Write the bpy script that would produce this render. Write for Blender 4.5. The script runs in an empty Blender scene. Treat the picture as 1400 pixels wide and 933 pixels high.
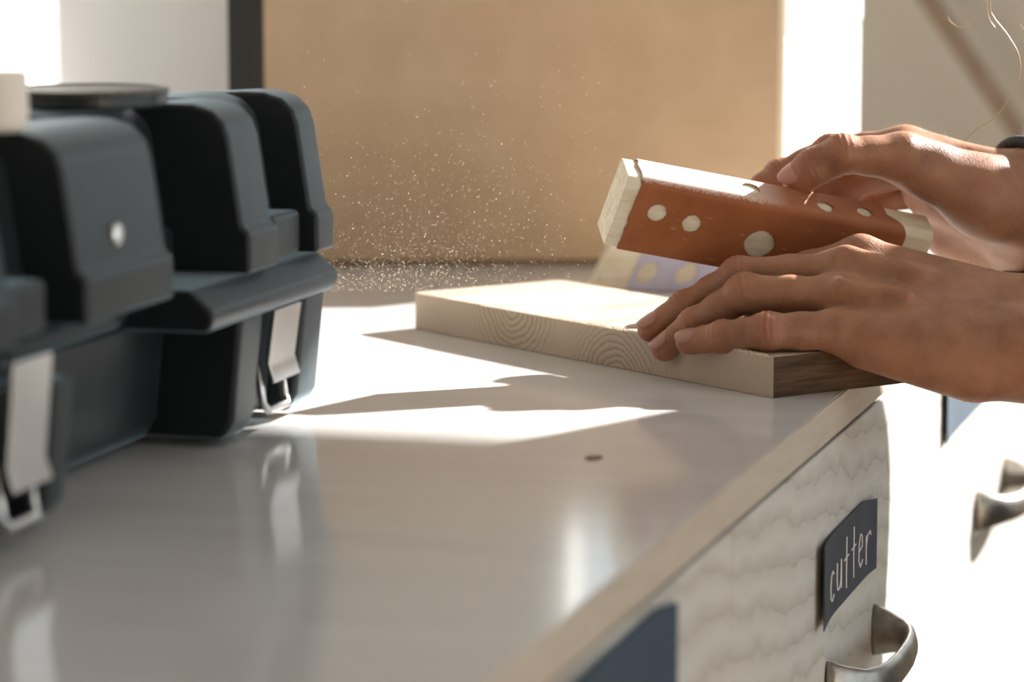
import bpy, bmesh, math, random
import numpy as np
from mathutils import Vector, Matrix
random.seed(7); RNG = np.random.default_rng(11)
SC = bpy.context.scene
COL = SC.collection
PI = math.pi

# ------------------------------------------------------------------ camera
FPX = 4500.0; CX, CY = 700.0, 466.5
T = 0.90                                    # height of the worktop
PITCH = math.atan((CY + 150.0) / FPX)
YAW = math.atan((2000.0 - CX) / FPX * math.cos(PITCH))
D = np.array([-math.sin(YAW)*math.cos(PITCH), math.cos(YAW)*math.cos(PITCH), -math.sin(PITCH)])
R = np.array([math.cos(YAW), math.sin(YAW), 0.0])
U = np.cross(R, D)
C = np.array([0.0, 0.0, T + 0.2459])
cam = bpy.data.cameras.new('camera'); camo = bpy.data.objects.new('camera', cam); COL.objects.link(camo)
m = Matrix.Identity(4)
for i in range(3):
    m[i][0] = R[i]; m[i][1] = U[i]; m[i][2] = -D[i]; m[i][3] = C[i]
camo.matrix_world = m
cam.sensor_fit = 'HORIZONTAL'; cam.sensor_width = 36.0; cam.lens = FPX / 1400.0 * 36.0
cam.clip_start = 0.05; cam.clip_end = 60
cam.dof.use_dof = True; cam.dof.focus_distance = 1.66; cam.dof.aperture_fstop = 6.4
SC.camera = camo

def ray(x, y): return D + R*(x-CX)/FPX - U*(y-CY)/FPX
def atz(x, y, z): d = ray(x, y); return C + d*((z-C[2])/d[2])
def atx(x, y, X): d = ray(x, y); return C + d*((X-C[0])/d[0])
def atd(x, y, zc): return C + ray(x, y)*zc
def cvec(r, u, d): return R*r + U*u + D*d          # a direction given right / up / forward of the view

# ------------------------------------------------------------------ world, sun, exposure
w = bpy.data.worlds.new('world'); SC.world = w; w.use_nodes = True
bg = w.node_tree.nodes['Background']; bg.inputs[0].default_value = (0.82, 0.93, 1.0, 1); bg.inputs[1].default_value = 1.35
SUN_H = np.array([0.545, 0.838]); SUN_EL = math.radians(27.0)
TO_SUN = Vector((SUN_H[0]*math.cos(SUN_EL), SUN_H[1]*math.cos(SUN_EL), math.sin(SUN_EL)))
sl = bpy.data.lights.new('sun', 'SUN'); sl.energy = 21.0; sl.color = (1.0, 0.97, 0.925); sl.angle = math.radians(0.7)
so = bpy.data.objects.new('sun', sl); COL.objects.link(so); so.location = (2.5, 4, 4)
so.rotation_euler = TO_SUN.to_track_quat('Z', 'Y').to_euler()
vs = SC.view_settings
vs.view_transform = 'Standard'; vs.look = 'None'; vs.gamma = 1.0; vs.use_curve_mapping = False; vs.exposure = 0.1

# ------------------------------------------------------------------ materials
def newmat(name, col, rough=0.5, spec=0.5, metal=0.0):
    mt = bpy.data.materials.new(name); mt.use_nodes = True
    nt = mt.node_tree; b = nt.nodes['Principled BSDF']
    b.inputs['Base Color'].default_value = (*col, 1); b.inputs['Roughness'].default_value = rough
    b.inputs['Specular IOR Level'].default_value = spec; b.inputs['Metallic'].default_value = metal
    return mt, nt, b
def N(nt, t, **kw):
    n = nt.nodes.new(t)
    for k, v in kw.items(): setattr(n, k, v)
    return n
def coords(nt, scale=(1, 1, 1), loc=(0, 0, 0), rot=(0, 0, 0)):
    tc = N(nt, 'ShaderNodeTexCoord'); mp = N(nt, 'ShaderNodeMapping')
    mp.inputs['Scale'].default_value = scale; mp.inputs['Location'].default_value = loc; mp.inputs['Rotation'].default_value = rot
    nt.links.new(tc.outputs['Object'], mp.inputs['Vector']); return mp.outputs['Vector']
def ramp(nt, fac, stops):
    r = N(nt, 'ShaderNodeValToRGB'); e = r.color_ramp.elements
    while len(e) < len(stops): e.new(0.5)
    for el, (p, c) in zip(e, stops): el.position = p; el.color = (*c, 1)
    nt.links.new(fac, r.inputs['Fac']); return r.outputs['Color']
def noise(nt, vec, scale, detail=4, rough=0.55):
    n = N(nt, 'ShaderNodeTexNoise'); n.inputs['Scale'].default_value = scale
    n.inputs['Detail'].default_value = detail; n.inputs['Roughness'].default_value = rough
    nt.links.new(vec, n.inputs['Vector']); return n.outputs['Fac']
def bump(nt, b, h, strength=0.3, dist=0.001):
    bp = N(nt, 'ShaderNodeBump'); bp.inputs['Strength'].default_value = strength; bp.inputs['Distance'].default_value = dist
    nt.links.new(h, bp.inputs['Height']); nt.links.new(bp.outputs['Normal'], b.inputs['Normal'])
def mottled(name, c1, c2, scale, rough=0.5, spec=0.5, bs=0.0, bd=0.001, stretch=(1, 1, 1), metal=0.0):
    mt, nt, b = newmat(name, c1, rough, spec, metal)
    v = coords(nt, stretch); f = noise(nt, v, scale)
    nt.links.new(ramp(nt, f, [(0.3, c1), (0.7, c2)]), b.inputs['Base Color'])
    if bs: bump(nt, b, f, bs, bd)
    return mt

M = {}
M['laminate'] = mottled('white_laminate', (0.565, 0.56, 0.55), (0.625, 0.62, 0.61), 9, 0.11, 0.5, 0.02, 0.002, (1, 3, 1))
M['edge_band'] = mottled('edge_band', (0.42, 0.35, 0.28), (0.50, 0.43, 0.35), 30, 0.5, 0.3, 0.05, 0.001, (8, 1, 8))
M['cardboard'] = mottled('tan_hardboard', (0.42, 0.295, 0.19), (0.48, 0.345, 0.23), 22, 0.75, 0.2, 0.08, 0.001)
M['card_edge'] = newmat('pale_board_edge', (0.70, 0.58, 0.44), 0.8)[0]
M['white_paint'] = mottled('white_paint', (0.80, 0.79, 0.76), (0.86, 0.85, 0.82), 6, 0.5, 0.4)
M['slot_grey'] = newmat('pale_blue_grip', (0.55, 0.62, 0.66), 0.5)[0]
M['wall_white'] = mottled('white_wall', (0.80, 0.76, 0.72), (0.84, 0.80, 0.76), 5, 0.8, 0.2, 0.1, 0.002)
M['wall_tan'] = mottled('grey_tan_wall', (0.36, 0.31, 0.245), (0.40, 0.345, 0.275), 4, 0.85, 0.2, 0.1, 0.002)
M['floor'] = mottled('floor_wood', (0.20, 0.145, 0.10), (0.28, 0.21, 0.145), 6, 0.5, 0.4, 0.05, 0.002, (6, 1, 1))
M['black_metal'] = newmat('black_metal', (0.006, 0.007, 0.008), 0.5)[0]
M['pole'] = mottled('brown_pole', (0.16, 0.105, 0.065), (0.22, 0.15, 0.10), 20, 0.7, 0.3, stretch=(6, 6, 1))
M['plastic'] = mottled('black_plastic', (0.004, 0.007, 0.009), (0.006, 0.010, 0.012), 60, 0.48, 0.42, 0.2, 0.0006)
_b = M['plastic'].node_tree.nodes['Principled BSDF']; _b.inputs['Sheen Weight'].default_value = 0.75; _b.inputs['Sheen Roughness'].default_value = 0.28; _b.inputs['Sheen Tint'].default_value = (0.72, 0.90, 1.0, 1)
M['plastic_smooth'] = newmat('black_plastic_smooth', (0.012, 0.015, 0.017), 0.30, 0.5)[0]
M['steel'] = mottled('brushed_steel', (0.72, 0.71, 0.69), (0.80, 0.79, 0.78), 40, 0.32, 0.5, metal=1.0)
M['beige_plastic'] = mottled('beige_plastic', (0.74, 0.66, 0.58), (0.80, 0.72, 0.64), 12, 0.5, 0.4)
M['pewter'] = mottled('pewter', (0.26, 0.23, 0.20), (0.46, 0.43, 0.39), 70, 0.33, 0.5, 0.15, 0.0005, metal=1.0)
M['slate'] = mottled('slate_paper', (0.028, 0.033, 0.048), (0.040, 0.047, 0.064), 80, 0.62, 0.4, 0.1, 0.0003)
M['chalk'] = newmat('chalk', (0.62, 0.60, 0.60), 0.9)[0]
M['blue_label'] = mottled('blue_grey_paper', (0.022, 0.040, 0.065), (0.032, 0.055, 0.085), 60, 0.6, 0.4)
M['dust'] = newmat('sawdust', (0.86, 0.74, 0.58), 0.9, 0.1)[0]
M['hair'] = newmat('blond_hair', (0.55, 0.38, 0.20), 0.4)[0]
M['band'] = newmat('black_band', (0.008, 0.009, 0.011), 0.7)[0]
M['shirt'] = mottled('pale_blue_shirt', (0.56, 0.64, 0.72), (0.62, 0.70, 0.78), 80, 0.9, 0.1)
M['trousers'] = mottled('dark_trousers', (0.03, 0.035, 0.05), (0.045, 0.05, 0.07), 80, 0.9, 0.1)
M['shoe'] = newmat('shoe', (0.05, 0.04, 0.035), 0.6)[0]
M['lid_top'] = mottled('worn_black_top', (0.03, 0.028, 0.026), (0.10, 0.085, 0.07), 300, 0.4, 0.5)
M['eye'] = newmat('eye', (0.7, 0.7, 0.7), 0.2)[0]

def m_drawer():                                   # pale brushed ash with wavy grain
    mt, nt, b = newmat('pale_ash', (0.6, 0.55, 0.47), 0.6, 0.3)
    v = coords(nt, (1, 1, 1), rot=(math.radians(8), 0, 0))
    wv = N(nt, 'ShaderNodeTexWave', wave_type='BANDS', bands_direction='Z', wave_profile='SAW')
    wv.inputs['Scale'].default_value = 17.0; wv.inputs['Distortion'].default_value = 5.5
    wv.inputs['Detail'].default_value = 3.0; wv.inputs['Detail Scale'].default_value = 0.9; wv.inputs['Detail Roughness'].default_value = 0.6
    nt.links.new(v, wv.inputs['Vector'])
    v2 = coords(nt, (1, 1, 7)); f2 = noise(nt, v2, 60, 5, 0.7)
    mx = N(nt, 'ShaderNodeMath', operation='MULTIPLY_ADD'); mx.inputs[1].default_value = 0.72
    nt.links.new(wv.outputs['Fac'], mx.inputs[0])
    ml = N(nt, 'ShaderNodeMath', operation='MULTIPLY'); ml.inputs[1].default_value = 0.34; nt.links.new(f2, ml.inputs[0])
    nt.links.new(ml.outputs[0], mx.inputs[2])
    nt.links.new(ramp(nt, mx.outputs[0], [(0.06, (0.24, 0.21, 0.175)), (0.22, (0.43, 0.40, 0.355)), (0.55, (0.53, 0.505, 0.46)), (0.95, (0.46, 0.43, 0.385))]), b.inputs['Base Color'])
    bump(nt, b, mx.outputs[0], 0.7, 0.0016); return mt
M['drawer'] = m_drawer()

def m_endgrain():                                 # board front: curved rings of glued strips
    mt, nt, b = newmat('end_grain', (0.6, 0.5, 0.38), 0.75, 0.2)
    tc = N(nt, 'ShaderNodeTexCoord'); sp = N(nt, 'ShaderNodeSeparateXYZ'); nt.links.new(tc.outputs['Object'], sp.inputs[0])
    wob = noise(nt, coords(nt, (1, 1, 1)), 40, 3)
    outs = []
    for cx, cz, sc_ in ((0.098, 0.026, 270.0), (0.192, -0.012, 300.0)):
        a = N(nt, 'ShaderNodeMath', operation='SUBTRACT'); a.inputs[1].default_value = cx; nt.links.new(sp.outputs['X'], a.inputs[0])
        c = N(nt, 'ShaderNodeMath', operation='SUBTRACT'); c.inputs[1].default_value = cz; nt.links.new(sp.outputs['Z'], c.inputs[0])
        cb = N(nt, 'ShaderNodeCombineXYZ'); nt.links.new(a.outputs[0], cb.inputs[0]); nt.links.new(c.outputs[0], cb.inputs[1])
        ln = N(nt, 'ShaderNodeVectorMath', operation='LENGTH'); nt.links.new(cb.outputs[0], ln.inputs[0])
        wb = N(nt, 'ShaderNodeMath', operation='MULTIPLY_ADD'); wb.inputs[1].default_value = 0.010; nt.links.new(wob, wb.inputs[0]); nt.links.new(ln.outputs['Value'], wb.inputs[2])
        sc = N(nt, 'ShaderNodeMath', operation='MULTIPLY'); sc.inputs[1].default_value = sc_; nt.links.new(wb.outputs[0], sc.inputs[0])
        fr = N(nt, 'ShaderNodeMath', operation='FRACT'); nt.links.new(sc.outputs[0], fr.inputs[0]); 
        fd = N(nt, 'ShaderNodeMapRange'); fd.inputs[1].default_value = 0.022; fd.inputs[2].default_value = 0.055; fd.inputs[3].default_value = 0.85; fd.inputs[4].default_value = 0.12; nt.links.new(ln.outputs['Value'], fd.inputs[0])
        mf = N(nt, 'ShaderNodeMix'); mf.inputs[2].default_value = 0.5; nt.links.new(fd.outputs[0], mf.inputs[0]); nt.links.new(fr.outputs[0], mf.inputs[3]); outs.append(mf.outputs[0])
    th = N(nt, 'ShaderNodeMath', operation='GREATER_THAN'); th.inputs[1].default_value = 0.142; nt.links.new(sp.outputs['X'], th.inputs[0])
    mix = N(nt, 'ShaderNodeMix'); nt.links.new(th.outputs[0], mix.inputs[0]); nt.links.new(outs[0], mix.inputs[2]); nt.links.new(outs[1], mix.inputs[3])
    fine = noise(nt, coords(nt, (1, 1, 1)), 700, 3, 0.7)
    ad = N(nt, 'ShaderNodeMath', operation='MULTIPLY_ADD'); ad.inputs[1].default_value = 0.5; nt.links.new(fine, ad.inputs[0]); nt.links.new(mix.outputs[0], ad.inputs[2])
    nt.links.new(ramp(nt, ad.outputs[0], [(0.12, (0.34, 0.255, 0.18)), (0.45, (0.465, 0.365, 0.275)), (0.9, (0.53, 0.42, 0.325)), (1.0, (0.35, 0.265, 0.19))]), b.inputs['Base Color'])
    bump(nt, b, ad.outputs[0], 0.3, 0.0004); return mt
M['endgrain'] = m_endgrain()
def m_plank(name, c1, c2, c3, stretch, sc, rough=0.65):
    mt, nt, b = newmat(name, c1, rough, 0.25)
    f = noise(nt, coords(nt, stretch), sc, 5, 0.6)
    nt.links.new(ramp(nt, f, [(0.30, c1), (0.5, c2), (0.68, c3)]), b.inputs['Base Color']); bump(nt, b, f, 0.2, 0.0005); return mt
M['board_top'] = m_plank('board_top', (0.28, 0.21, 0.15), (0.43, 0.345, 0.27), (0.53, 0.445, 0.36), (9, 1, 9), 9)
M['board_side'] = m_plank('shaded_side_grain', (0.030, 0.015, 0.007), (0.075, 0.040, 0.018), (0.125, 0.070, 0.034), (1, 1.2, 14), 22)  # side grain of the right end, with the hand's shade darkened in
M['block_wood'] = m_plank('pale_pine', (0.60, 0.50, 0.34), (0.71, 0.62, 0.46), (0.77, 0.69, 0.54), (2, 9, 9), 26)
def m_paper(name, c1, c2, dusty, top):
    mt, nt, b = newmat(name, c1, 0.62, 0.35)
    v = coords(nt); f = noise(nt, v, 45, 5, 0.6); g = noise(nt, v, 2500, 2, 0.6); s = noise(nt, coords(nt, (0.25, 1, 1), rot=(0, 0.35, 0)), 420, 2, 0.5)
    base = ramp(nt, f, [(0.3, c1), (0.72, c2)])
    scr = ramp(nt, s, [(0.70, (0, 0, 0)), (0.76, (1, 1, 1))])
    mx = N(nt, 'ShaderNodeMix', data_type='RGBA'); nt.links.new(scr, mx.inputs[0]); nt.links.new(base, mx.inputs[6]); mx.inputs[7].default_value = (*dusty, 1)
    spz = N(nt, 'ShaderNodeSeparateXYZ'); nt.links.new(v, spz.inputs[0])
    du = noise(nt, v, 900, 4, 0.7); dl = noise(nt, v, 120, 3, 0.6)
    h1 = N(nt, 'ShaderNodeMath', operation='MULTIPLY_ADD'); h1.inputs[1].default_value = 0.005; nt.links.new(du, h1.inputs[0]); nt.links.new(spz.outputs['Z'], h1.inputs[2])
    h2 = N(nt, 'ShaderNodeMath', operation='MULTIPLY_ADD'); h2.inputs[1].default_value = 0.002; nt.links.new(dl, h2.inputs[0]); nt.links.new(h1.outputs[0], h2.inputs[2])
    mr = N(nt, 'ShaderNodeMapRange'); mr.inputs[1].default_value = top+0.0035; mr.inputs[2].default_value = top+0.0050; mr.inputs[4].default_value = 0.85; nt.links.new(h2.outputs[0], mr.inputs[0])
    mxr = N(nt, 'ShaderNodeMapRange'); mxr.inputs[1].default_value = 0.064; mxr.inputs[2].default_value = 0.090; mxr.inputs[3].default_value = 1.0; mxr.inputs[4].default_value = 0.06; nt.links.new(spz.outputs['X'], mxr.inputs[0])  # dust thins out along the block, also standing for the hand's shadow
    mm2 = N(nt, 'ShaderNodeMath', operation='MULTIPLY'); nt.links.new(mr.outputs[0], mm2.inputs[0]); nt.links.new(mxr.outputs[0], mm2.inputs[1])
    m2 = N(nt, 'ShaderNodeMix', data_type='RGBA'); nt.links.new(mm2.outputs[0], m2.inputs[0]); nt.links.new(mx.outputs[2], m2.inputs[6]); m2.inputs[7].default_value = (0.72, 0.56, 0.50, 1)
    nt.links.new(m2.outputs[2], b.inputs['Base Color']); bump(nt, b, g, 0.35, 0.0002); return mt
M['orange_paper'] = m_paper('rust_sandpaper', (0.265, 0.080, 0.026), (0.35, 0.120, 0.043), (0.42, 0.22, 0.12), 0.0405)
M['violet_paper'] = m_paper('violet_sandpaper', (0.44, 0.42, 0.52), (0.50, 0.48, 0.58), (0.5, 0.48, 0.52), 0.0425)

def m_skin():
    mt, nt, b = newmat('skin', (0.5, 0.28, 0.19), 0.48, 0.4)
    v = coords(nt); f = noise(nt, v, 55, 4, 0.6); g = noise(nt, v, 900, 3, 0.65)
    vo = N(nt, 'ShaderNodeTexVoronoi'); vo.inputs['Scale'].default_value = 750; nt.links.new(v, vo.inputs['Vector'])
    at = N(nt, 'ShaderNodeAttribute', attribute_name='flush')
    base = ramp(nt, f, [(0.28, (0.235, 0.105, 0.057)), (0.52, (0.33, 0.160, 0.092)), (0.75, (0.40, 0.205, 0.122))])
    mx = N(nt, 'ShaderNodeMix', data_type='RGBA'); nt.links.new(at.outputs['Fac'], mx.inputs[0]); nt.links.new(base, mx.inputs[6]); mx.inputs[7].default_value = (0.37, 0.128, 0.073, 1)
    nt.links.new(mx.outputs[2], b.inputs['Base Color'])
    ad = N(nt, 'ShaderNodeMath', operation='ADD'); nt.links.new(g, ad.inputs[0]); nt.links.new(vo.outputs['Distance'], ad.inputs[1])
    bump(nt, b, ad.outputs[0], 0.25, 0.0005)
    b.inputs['Subsurface Weight'].default_value = 1.0; b.inputs['Subsurface Radius'].default_value = (1.0, 0.38, 0.2); b.inputs['Subsurface Scale'].default_value = 0.0035
    return mt
M['skin'] = m_skin()
M['nail'] = newmat('nail', (0.40, 0.195, 0.145), 0.30, 0.5)[0]

# ------------------------------------------------------------------ helpers
def link(o, parent=None):
    COL.objects.link(o)
    if parent is not None: o.parent = parent
    return o
def tag(o, label=None, cat=None, group=None, kind=None):
    if label: o['label'] = label
    if cat: o['category'] = cat
    if group: o['group'] = group
    if kind: o['kind'] = kind
    return o
def empty(name, loc=(0, 0, 0), rot=None):
    o = bpy.data.objects.new(name, None); o.empty_display_size = 0.05; o.location = loc
    if rot is not None: o.rotation_euler = rot
    return link(o)
def mesh_obj(name, verts, faces, mat, parent=None, smooth=False, bevel=0, seg=2):
    me = bpy.data.meshes.new(name); me.from_pydata([tuple(map(float, v)) for v in verts], [], faces); me.validate(); me.update()
    o = bpy.data.objects.new(name, me); link(o, parent)
    if mat is not None: me.materials.append(mat)
    bm = bmesh.new(); bm.from_mesh(me); bmesh.ops.recalc_face_normals(bm, faces=bm.faces[:]); bm.to_mesh(me); bm.free()
    if smooth:
        for p in me.polygons: p.use_smooth = True
    if bevel:
        bv = o.modifiers.new('bevel', 'BEVEL'); bv.width = bevel; bv.segments = seg; bv.limit_method = 'ANGLE'; bv.angle_limit = math.radians(35); bv.harden_normals = False
        for p in me.polygons: p.use_smooth = True
        wn = o.modifiers.new('wn', 'WEIGHTED_NORMAL'); wn.keep_sharp = True
    return o
class MB:
    def __init__(s): s.v = []; s.f = []
    def add(s, v, f):
        n = len(s.v); s.v += [tuple(map(float, q)) for q in v]; s.f += [tuple(i+n for i in q) for q in f]; return s
    def box(s, a, b):
        (x0, y0, z0), (x1, y1, z1) = a, b
        return s.add([(x0,y0,z0),(x1,y0,z0),(x1,y1,z0),(x0,y1,z0),(x0,y0,z1),(x1,y0,z1),(x1,y1,z1),(x0,y1,z1)],
                     [(0,3,2,1),(4,5,6,7),(0,1,5,4),(1,2,6,5),(2,3,7,6),(3,0,4,7)])
    def prism(s, poly, y0, y1):                   # poly of (x, z) extruded along y
        n = len(poly); v = [(x, y0, z) for x, z in poly] + [(x, y1, z) for x, z in poly]
        f = [tuple(range(n)), tuple(range(2*n-1, n-1, -1))] + [(i, i+n, (i+1) % n + n, (i+1) % n) for i in range(n)]
        return s.add(v, f)
    def tube(s, pts, rad, n=8, caps=True, closed=False):
        pts = [Vector(p) for p in pts]; k = len(pts)
        rad = rad if hasattr(rad, '__len__') else [rad]*k
        up = None; rings = []
        for i, p in enumerate(pts):
            a = pts[(i-1) % k] if (closed or i > 0) else p; b = pts[(i+1) % k] if (closed or i < k-1) else p
            t = (b-a).normalized()
            if up is None: up = t.orthogonal().normalized()
            up = (up - t*up.dot(t)).normalized(); sd = t.cross(up)
            rings.append([p + (up*math.cos(2*PI*j/n) + sd*math.sin(2*PI*j/n))*rad[i] for j in range(n)])
        v = [q for r_ in rings for q in r_]; f = []
        for i in range(k if closed else k-1):
            i2 = (i+1) % k
            for j in range(n): f.append((i*n+j, i*n+(j+1) % n, i2*n+(j+1) % n, i2*n+j))
        if caps and not closed: f += [tuple(range(n))[::-1], tuple(range((k-1)*n, k*n))]
        return s.add(v, f)
    def lathe(s, prof, n=32, c=(0, 0, 0)):        # prof of (r, z)
        v = []; f = []
        for r_, z in prof:
            for j in range(n): v.append((c[0]+r_*math.cos(2*PI*j/n), c[1]+r_*math.sin(2*PI*j/n), c[2]+z))
        for i in range(len(prof)-1):
            for j in range(n): f.append((i*n+j, i*n+(j+1) % n, (i+1)*n+(j+1) % n, (i+1)*n+j))
        f += [tuple(range(n))[::-1], tuple(range((len(prof)-1)*n, len(prof)*n))]
        return s.add(v, f)
    def build(s, name, mat, parent=None, **kw): return mesh_obj(name, s.v, s.f, mat, parent, **kw)

# ------------------------------------------------------------------ the room
XF = -0.2854                                      # plane of the drawer fronts
tag(MB().box((-1.4, -0.6, -0.03), (2.2, 3.2, 0.0)).build('floor', M['floor']), 'brown wooden floor of the workshop', kind='structure')
WL = -1.129; YB = 3.0
tag(MB().box((WL-0.1, -0.6, 0), (WL, YB+0.12, 2.6)).build('wall_left', M['wall_white']), kind='structure')
tag(MB().box((WL-0.1, -0.72, 0), (2.2, -0.6, 2.6)).build('wall_front', M['wall_tan']), kind='structure')
tag(MB().box((WL-0.1, -0.72, 2.6), (2.3, YB+0.12, 2.7)).build('ceiling', M['wall_white']), kind='structure')
tag(MB().box((2.2, -0.72, 0), (2.3, YB+0.12, 0.45)).build('wall_right', M['wall_white']), kind='structure')
def wall_back():
    m_ = MB(); y0, y1 = YB, YB+0.12
    m_.box((WL, y0, 0), (-0.842, y1, 2.6)); m_.box((-0.842, y0, 0), (-0.55, y1, 1.08)); m_.box((-0.842, y0, 2.42), (-0.55, y1, 2.6))
    m_.box((-0.55, y0, 0), (-0.30, y1, 2.6)); m_.box((-0.30, y0, 0), (1.7, y1, 0.92)); m_.box((-0.30, y0, 1.945), (1.7, y1, 2.10)); m_.box((-0.30, y0, 2.10), (0.82, y1, 2.6)); m_.box((0.82, y0, 2.52), (1.7, y1, 2.6)); m_.box((1.7, y0, 0), (2.2, y1, 2.6))  # unseen transom and wall above it, shaped to shade worktop and tool box
    return m_.build('wall_back', M['wall_tan'])
tag(wall_back(), kind='structure')
def window(name, x0, x1, z0, z1):
    w_ = empty(name, ((x0+x1)/2, YB+0.06, z0)); tag(w_, kind='structure')
    t = 0.03
    for a, b in (((x0, z0), (x0+t, z1)), ((x1-t, z0), (x1, z1)), ((x0+t, z0), (x1-t, z0+t)), ((x0+t, z1-t), (x1-t, z1))):
        o = MB().box((a[0], YB+0.04, a[1]), (b[0], YB+0.08, b[1])).build('window_frame', M['white_paint'])
        o.parent = w_; o.matrix_parent_inverse = Matrix.Translation(-Vector(w_.location))
window('window_1', -0.842, -0.55, 1.08, 2.42); window('window_2', -0.30, 1.7, 0.92, 1.945); window('added_window', 0.82, 1.7, 2.10, 2.52)  # unseen openings set for the sun patches; the last one added for light

# ------------------------------------------------------------------ worktop and drawer units
wt = empty('worktop', (XF, 0.7, T-0.018))
tag(wt, 'glossy pale worktop that carries the tool box and the board', 'worktop')
def under(parent, o):                             # parent keeping world coordinates
    o.parent = parent; o.matrix_parent_inverse = parent.matrix_basis.inverted(); return o
def basis(e):                                     # matrix of an empty from its own channels
    return Matrix.LocRotScale(e.location, e.rotation_euler, None)
def under(parent, o): o.parent = parent; o.matrix_parent_inverse = basis(parent).inverted(); return o
under(wt, MB().box((-1.12, 0.70, T-0.018), (XF-0.0006, 2.60, T)).build('slab', M['laminate']))
under(wt, MB().box((XF-0.0006, 0.70, T-0.018), (XF+0.0006, 2.60, T-0.0004)).build('edge_band', M['edge_band'], bevel=0.0003))

def sweep_handle(parent, yc, zc, x0):
    h = []
    path = [(-0.068, 0.0), (-0.067, 0.004), (-0.064, 0.010), (-0.058, 0.018), (-0.048, 0.0225), (-0.034, 0.0255), (-0.018, 0.0268), (0, 0.027)]
    path = path + [(-a, b) for a, b in path[-2::-1]]
    n = 16; v = []; f = []; L = len(path)
    for i, (py, px) in enumerate(path):
        a = path[max(0, i-1)]; b = path[min(L-1, i+1)]
        ty, tx = b[0]-a[0], b[1]-a[1]; l = math.hypot(ty, tx); ty /= l; tx /= l
        ny, nx = -tx, ty                          # thickness direction
        e = abs(py)/0.068
        hh = 0.0085 + 0.0055*max(0, (e-0.80)/0.2)**2; th = 0.0038 + 0.003*max(0, (e-0.85)/0.15)**2
        for j in range(n):
            a_ = 2*PI*j/n; cz, ct = math.sin(a_), math.cos(a_)
            v.append((x0+px+nx*ct*th, yc+py+ny*ct*th, zc+hh*cz))
        if i < L-1:
            for j in range(n): f.append((i*n+j, i*n+(j+1) % n, (i+1)*n+(j+1) % n, (i+1)*n+j))
    f += [tuple(range(n)), tuple(range((L-1)*n, L*n))]
    return mesh_obj('handle', v, f, M['pewter'], parent, smooth=True)

def paper_label(parent, name, y0, y1, z0, z1, mat, curl):
    n = 20; v = []; f = []
    for i in range(n+1):
        s = i/n; y = y0+(y1-y0)*s
        off = 0.0012 + curl*max(0, (0.30-s)/0.30)**1.7 + 0.5*curl*max(0, (s-0.80)/0.20)**2
        for th in (0, 0.0006):
            for z in (z0, z1): v.append((XF+off+th, y, z - (0.004*max(0, s-0.8)/0.2 if z == z1 else 0)))
    for i in range(n):
        a = i*4; b = a+4
        f += [(a+2, b+2, b+3, a+3), (a, a+1, b+1, b), (a, b, b+2, a+2), (a+1, a+3, b+3, b+1)]
    f += [(0, 2, 3, 1), (n*4, n*4+1, n*4+3, n*4+2)]
    o = mesh_obj(name, v, f, mat, parent, smooth=False); return o

LETTERS = {  # chalk strokes, x to the right, y up, x-height 1
 'c': [[(0.62, 0.86), (0.40, 1.0), (0.12, 0.85), (0.02, 0.5), (0.10, 0.12), (0.36, -0.02), (0.66, 0.14)]],
 'u': [[(0.05, 1.0), (0.04, 0.35), (0.16, 0.04), (0.38, 0.02), (0.58, 0.25), (0.62, 1.0)], [(0.62, 1.0), (0.66, 0.0)]],
 't': [[(0.34, 1.75), (0.32, 0.4), (0.36, -0.05)], [(0.02, 1.0), (0.66, 1.06)]],
 'e': [[(0.04, 0.55), (0.60, 0.66), (0.52, 1.05), (0.28, 1.15), (0.06, 0.8), (0.06, 0.25), (0.30, -0.04), (0.66, 0.14)]],
 'r': [[(0.10, 1.05), (0.12, 0.0)], [(0.12, 0.66), (0.30, 1.02), (0.62, 1.10), (0.72, 0.95)]]}
def lettering(parent, text, y0, y1, zb, xh, curl, ly0, ly1):
    m_ = MB(); adv = (y1-y0)/len(text)
    for k, ch in enumerate(text):
        for st in LETTERS[ch]:
            pts = []
            for (px, py) in st:
                y = y0 + adv*(k + 0.12 + px*0.95); z = zb + xh*py + 0.0015*math.sin(k*2.1)
                s = (y-ly0)/(ly1-ly0)
                off = 0.0012 + curl*max(0, (0.30-s)/0.30)**1.7 + 0.5*curl*max(0, (s-0.80)/0.20)**2 + 0.0006
                pts.append((XF+off+0.0001, y, z))
            fine = []
            for a, b in zip(pts[:-1], pts[1:]):
                for q in range(4): fine.append(tuple(a[i]+(b[i]-a[i])*q/4 for i in range(3)))
            fine.append(pts[-1]); m_.tube(fine, 0.00042, 5)
    return m_.build('lettering', M['chalk'], parent)

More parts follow.
